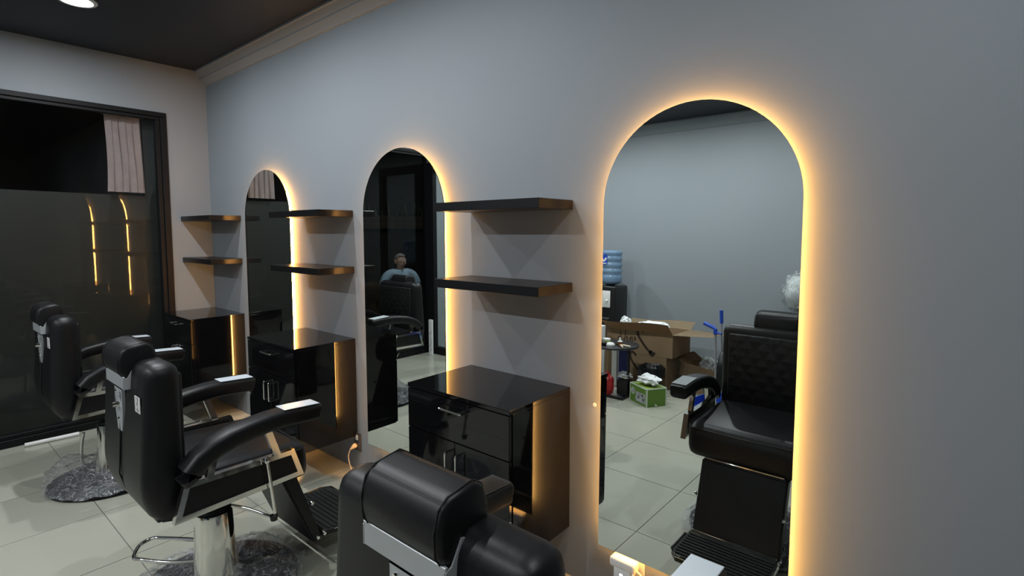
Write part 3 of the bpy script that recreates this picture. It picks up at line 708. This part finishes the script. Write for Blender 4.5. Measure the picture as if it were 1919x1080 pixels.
# long handled dustpan and broom
dp = thing('dustpan', 'blue dustpan with a grey upright handle', 'dustpan', (3.455, -2.93, 0), .2)
bm = B(); prism(bm, [(-.11, .0), (.11, .0), (.11, .02), (-.11, .02)], 1, -.02, .12); box(bm, -.11, -.10, -.10, .12, .0, .09); box(bm, .10, .11, -.10, .12, 0, .09); box(bm, -.11, .11, -.11, -.10, 0, .10); box(bm, -.11, .11, -.10, .0, 0, .012)
obj('pan', bm, BLUEPL, dp)
obj('pole', tube(B(), [(-.01, -.09, .09), (-.03, -.08, .68)], .010, 10), mat('grey_pole', (.35, .36, .37), .35, metal=.3), dp, True)
obj('clip', tube(B(), [(-.14, -.075, .745), (-.05, -.08, .715), (-.03, -.08, .70), (-.03, -.08, .655)], .018, 10), BLUEPL, dp, True)
obj('clip_arm', tube(B(), [(-.03, -.08, .672), (.035, -.075, .668)], .010, 8), BLUEPL, dp, True)
br_ = thing('broom', 'grey broom pole with a blue grip beside the dustpan', 'broom', (3.492, -3.075, 0))
obj('pole', tube(B(), [(.01, 0, .10), (-.022, .0, .84)], .009, 10), MATS['grey_pole'], br_, True)
obj('grip', tube(B(), [(-.018, .0, .755), (-.023, .0, .872)], .016, 12), BLUEPL, br_, True)
obj('brush_block', box(B(), -.07, .09, -.02, .02, .07, .11, .008, 2), BLUEPL, br_, 40)
obj('bristles', box(B(), -.075, .095, -.025, .025, 0, .07, .006, 1), GREYPL, br_)

# shampoo station: reclined black chair, basin, wrapped hood steamer
sc = thing('shampoo_chair', 'black shampoo chair half hidden behind the nearest barber chair', 'salon chair', (4.00, -2.80, 0))
obj('seat', box(B(), -.26, .26, -.22, .30, .30, .44, .04, 4), LEATHER, sc, 40)
bm = B(); box(bm, -.25, .25, -.34, -.20, .40, .90, .05, 4)
for v in bm.verts: v.co.y -= (v.co.z-.4)*.15
obj('backrest', bm, LEATHER, sc, 40)
for s in (-1, 1):
    obj('armrest', sweep_rect(B(), [tuple(p)[:2] for p in arc([(.30, .30, 0), (.26, .52, 0), (.10, .60, 0), (-.10, .66, 0), (-.22, .60, 0), (-.28, .30, 0)], 4)], .035, .045, s*.33, .7), LEATHER, sc, 40)
obj('base', box(B(), -.24, .24, -.30, .22, 0, .30, .02, 2), BLKMETAL, sc, 40)
bs = thing('shampoo_basin', 'black curved shampoo basin behind the shampoo chair', 'basin', (3.965, -3.52, 0))
bm = B(); lathe(bm, [(.06, .02), (.09, .02), (.09, .45), (.10, .50), (.20, .56), (.225, .70), (.235, .705), (.235, .72), (.218, .722), (.19, .60), (.08, .54), (0, .53)], n=40)
for v in bm.verts: v.co.y *= 1.15
obj('bowl', bm, BLKMETAL, bs, True)
obj('tap', tube(B(), arc([(.12, -.22, .72), (.12, -.22, .80), (.10, -.16, .83), (.08, -.10, .80)], 5), .010), CHROME, bs, True)
obj('neck_rest', box(B(), -.10, .22, .20, .30, .70, .80, .03, 3), RUBBER, bs, 40)
hs = thing('hood_steamer', 'hair steamer wrapped in plastic behind the nearest chair', 'hair steamer', (3.925, -3.97, 0))
obj('stand', cyl(B(), (0, 0, .03), (0, 0, .85), .02, n=16), CHROME, hs, True); obj('base', lathe(B(), [(0, 0), (.20, 0), (.20, .02), (.03, .05), (0, .05)], n=32), BLKMETAL, hs, True)
obj('hood', lathe(B(), [(.02, .85), (.10, .86), (.125, .92), (.13, 1.02), (.11, 1.12), (.06, 1.165), (0, 1.175)], n=32), WHITEPL, hs, True)
random.seed(9); obj('plastic_wrap', blob(B(), (0, 0, 1.01), (.165, .165, .19), 4, .16, 3.0), WRAP, hs, 'all')
crumple('pink_cloth', 'crumpled pink cloth on the arm of the shampoo chair', 'cloth', (3.665, -2.93, .748), (.05, .07, .03), PINK, 41, .5, 2.2)

# ------------------------------------------------------------------ seen through the glass in the middle mirror
pl = thing('reed_planter', 'long reed planter on the dark wall outside', 'planter', (-3.06, -4.25, 1.57))
obj('trough', box(B(), -.08, .09, -.95, .95, 0, .23), NIGHT, pl)
rm = None
for k in range(62):
    y = -.93+k*.0305
    if rm is None:
        o = obj('reed', cyl(B(), (.10, 0, .0), (.10, 0, .235), .013, n=8), REED, pl, True); rm = o.data
    else: o = link(bpy.data.objects.new('reed', rm), pl)
    o.location = (0, y, random.uniform(-.01, .01))
obj('rail', box(B(), .085, .118, -.97, .97, .215, .238), REED, pl)
for k in range(14):
    y = -.9+k*.135+random.uniform(-.04, .04); l = random.uniform(.15, .42); a = random.uniform(-.5, .5); w = random.uniform(.012, .022)
    bm = B(); prism(bm, [(y-w, .2), (y+w, .2), (y+l*a*.6+w, .2+l*.6), (y+l*a, .2+l), (y+l*a*.55-w, .2+l*.6)], 0, random.uniform(-.03, .02), random.uniform(.021, .026))
    obj('leaf', bm, LEAF, pl)

yl = thing('added_fill_lamp', 'added fill lamp, out of view on the outside face of the window wall', 'fill light', (-.16, -3.05, 2.55))  # invented lamp, out of view, added to brighten the seated person
obj('housing', box(B(), -.04, .008, -.09, .09, -.05, .05, .012, 2), GREYPL, yl, 40)
obj('lens', box(B(), -.052, -.040, -.07, .07, -.035, .035, .006, 2), mat('fill_lens', (1, .9, .7), .4, emit=((1, .85, .65), 3)), yl, 40)
yd = bpy.data.lights.new('lamp', 'AREA'); yd.size = .1; yd.energy = 17; yd.color = (.95, .96, 1.0)
yo = bpy.data.objects.new('lamp_glow', yd); yo.location = (-.06, 0, -.01); yo.rotation_euler = (0, math.radians(55), 0); link(yo, yl)

def skin_mesh(name, verts, edges, radii, root, m, parent, sub=2):
    me = bpy.data.meshes.new('tmp'); me.from_pydata(verts, edges, []); o = bpy.data.objects.new('tmp', me); COL.objects.link(o)
    o.modifiers.new('s', 'SKIN'); 
    for i, r in enumerate(radii):
        v = me.skin_vertices[0].data[i]; v.radius = (r, r) if not isinstance(r, tuple) else r; v.use_root = (i == root)
    sm = o.modifiers.new('u', 'SUBSURF'); sm.levels = sub; sm.render_levels = sub
    dg = bpy.context.evaluated_depsgraph_get(); dg.update()
    nm = bpy.data.meshes.new_from_object(o.evaluated_get(dg)); bpy.data.objects.remove(o); bpy.data.meshes.remove(me)
    nm.name = name; nm.materials.clear(); nm.materials.append(m)
    for p in nm.polygons: p.use_smooth = True
    return link(bpy.data.objects.new(name, nm), parent)
def chains(cs):
    """list of chains [(point, radius), ...]; a chain starting with an int hangs on that vertex"""
    V, E, R_ = [], [], []
    for c in cs:
        prev = None
        for it in c:
            if isinstance(it, int): prev = it; continue
            V.append(it[0]); R_.append(it[1]); i = len(V)-1
            if prev is not None: E.append((prev, i))
            prev = i
    return V, E, R_
man = thing('person', 'seated person in a light blue t-shirt beyond the window glass, looking aside', 'person', (-1.00, -2.875, -.02), math.radians(-66))
def hand(s):
    b = Vector((s*.16, .27, .575)); out = []
    for k, (dx, L) in enumerate(((-.030, .065), (-.010, .075), (.010, .070), (.028, .055))):
        p = b+Vector((dx, .045, .005)); out.append([(tuple(p), .009), (tuple(p+Vector((dx*.2, L*.5, .0))), .0085), (tuple(p+Vector((dx*.2, L*.85, -.022))), .007)])
    p = b+Vector((-s*.035, .01, .01)); out.append([(tuple(p), .010), (tuple(p+Vector((-s*.025, .03, 0))), .009), (tuple(p+Vector((-s*.030, .055, -.01))), .008)])
    return out
hd = Vector((math.sin(.5), math.cos(.5), 0))     # where the head looks
cs = [[((0, 0, .52), .125), ((0, -.02, .64), .115), ((0, -.03, .80), .125), ((0, -.02, .935), .10), ((0, -.01, .985), .052), ((0, .005, 1.02), .052), (tuple(Vector((0, .01, 1.075))+hd*.012), .070), (tuple(Vector((0, .012, 1.14))+hd*.004), .083), ((0, .01, 1.195), .062)]]
for s in (-1, 1): cs.append([3, ((s*.10, -.02, .955), .065), ((s*.185, -.02, .935), .055), ((s*.235, -.01, .80), .045), ((s*.255, .02, .675), .038), ((s*.205, .15, .60), .032), ((s*.17, .24, .58), .024), ((s*.16, .275, .575), .028)])
for s in (-1, 1): cs.append([0, ((s*.09, .03, .50), .095), ((s*.12, .22, .515), .078), ((s*.13, .42, .50), .058), ((s*.13, .43, .30), .052), ((s*.13, .42, .10), .036), ((s*.135, .46, .06), .036), ((s*.145, .56, .045), .03)])
V, E, R_ = chains(cs)
for s in (-1, 1):
    hi = [i for i, v in enumerate(V) if abs(v[0]-s*.16) < 1e-6 and abs(v[1]-.275) < 1e-6][0]
    for ch in hand(s):
        prev = hi
        for p, r in ch: V.append(p); R_.append(r); E.append((prev, len(V)-1)); prev = len(V)-1
skin_mesh('body', V, E, R_, 0, SKIN, man)
V, E, R_ = chains([[((0, 0, .50), .140), ((0, -.02, .64), .132), ((0, -.03, .80), .142), ((0, -.02, .932), .116), ((0, -.010, .985), .066)]]+[[3, ((s*.10, -.02, .952), .082), ((s*.190, -.02, .932), .074), ((s*.236, -.012, .82), .066), ((s*.249, .0, .755), .064)] for s in (-1, 1)])
sh = skin_mesh('t_shirt', V, E, R_, 0, SHIRT, man)
V, E, R_ = chains([[((0, -.01, .56), .132), ((0, 0, .50), .128)]]+[[1, ((s*.09, .05, .50), .104), ((s*.12, .22, .515), .090), ((s*.13, .425, .50), .070), ((s*.13, .43, .30), .064), ((s*.13, .42, .13), .056)] for s in (-1, 1)])
skin_mesh('trousers', V, E, R_, 0, TROUSER, man)
for s in (-1, 1):
    V, E, R_ = chains([[((s*.13, .40, .055), .042), ((s*.137, .48, .05), .044), ((s*.147, .57, .042), .036)]]); skin_mesh('shoe', V, E, R_, 0, SHOE, man)
hc = Vector((0, .012, 1.115)); hr = Vector((math.cos(.5), -math.sin(.5), 0)); uz = Vector((0, 0, 1))
def at(f, r, u): return hc+hd*f+hr*r+uz*u
bm = B(); tube(bm, [at(.072, 0, .03), at(.092, 0, .0), at(.104, 0, -.022), at(.086, 0, -.034)], [.010, .012, .016, .010], 10); obj('nose', bm, SKIN, man, 'all')
for s in (-1, 1):
    bm = B(); bmesh.ops.create_uvsphere(bm, u_segments=12, v_segments=8, radius=.011); o = obj('eye', bm, EYEW, man, 'all'); o.location = at(.074, s*.031, .018)
    bm = B(); bmesh.ops.create_uvsphere(bm, u_segments=10, v_segments=6, radius=.006); o2 = obj('pupil', bm, EYED, o, 'all'); o2.location = hd*.007
    bm = B(); tube(bm, [at(.078, s*.015, .040), at(.080, s*.032, .044), at(.068, s*.048, .038)], .004, 6); obj('eyebrow', bm, HAIR, man, 'all')
    bm = B(); bmesh.ops.create_uvsphere(bm, u_segments=12, v_segments=8, radius=1)
    for v in bm.verts: v.co = hd*(v.co.y*.018)+hr*(v.co.x*.009)+uz*(v.co.z*.030)
    o = obj('ear', bm, SKIN, man, 'all'); o.location = at(-.012, s*.084, .0)
bm = B(); tube(bm, [at(.066, -.024, -.052), at(.082, 0, -.050), at(.066, .024, -.052)], .006, 8); obj('mouth', bm, LIP, man, 'all')
bm = B(); bmesh.ops.create_uvsphere(bm, u_segments=24, v_segments=14, radius=1)
for v in list(bm.verts):
    f, r, u = v.co.y, v.co.x, v.co.z
    if u < .12+.55*max(f, 0)-.9*max(-f, 0): bm.verts.remove(v); continue
for v in bm.verts: v.co = hd*(v.co.y*.098-.004)+hr*(v.co.x*.090)+uz*(v.co.z*.112+.008)
o = obj('hair', bm, HAIR, man, 'all', recalc=False); o.location = hc
obj('shirt_print', ribbon(B(), [(-.055, .103, .80), (-.055, .106, .775), (-.03, .112, .772)], .008, (0, 1, 0), .004), INK, sh)
oc = thing('office_chair', 'black office chair under the seated person outside', 'chair', (-1.00, -2.875, -.02), math.radians(-66))
obj('seat', box(B(), -.25, .25, -.24, .26, .32, .385, .03, 3), RUBBER, oc, 40)
obj('backrest', box(B(), -.23, .23, -.26, -.19, .45, .92, .03, 3), RUBBER, oc, 40)
for s in (-1, 1): obj('armrest', tube(B(), arc([(s*.27, -.18, .37), (s*.31, -.14, .52), (s*.31, -.05, .585), (s*.31, .13, .585)], 5), .018, 10), RUBBER, oc, True)
obj('column', cyl(B(), (0, 0, .06), (0, 0, .33), .028, n=16), CHROME, oc, True)
for k in range(5):
    a = 2*PI*k/5; obj('spoke', tube(B(), [(0, 0, .08), (.26*math.cos(a), .26*math.sin(a), .055)], [.026, .016], 8), RUBBER, oc, True)
    obj('castor', lathe(B(), [(0, 0), (.02, .005), (.026, .025), (.02, .046), (0, .05)], (.26*math.cos(a), .26*math.sin(a)), 12), RUBBER, oc, True)
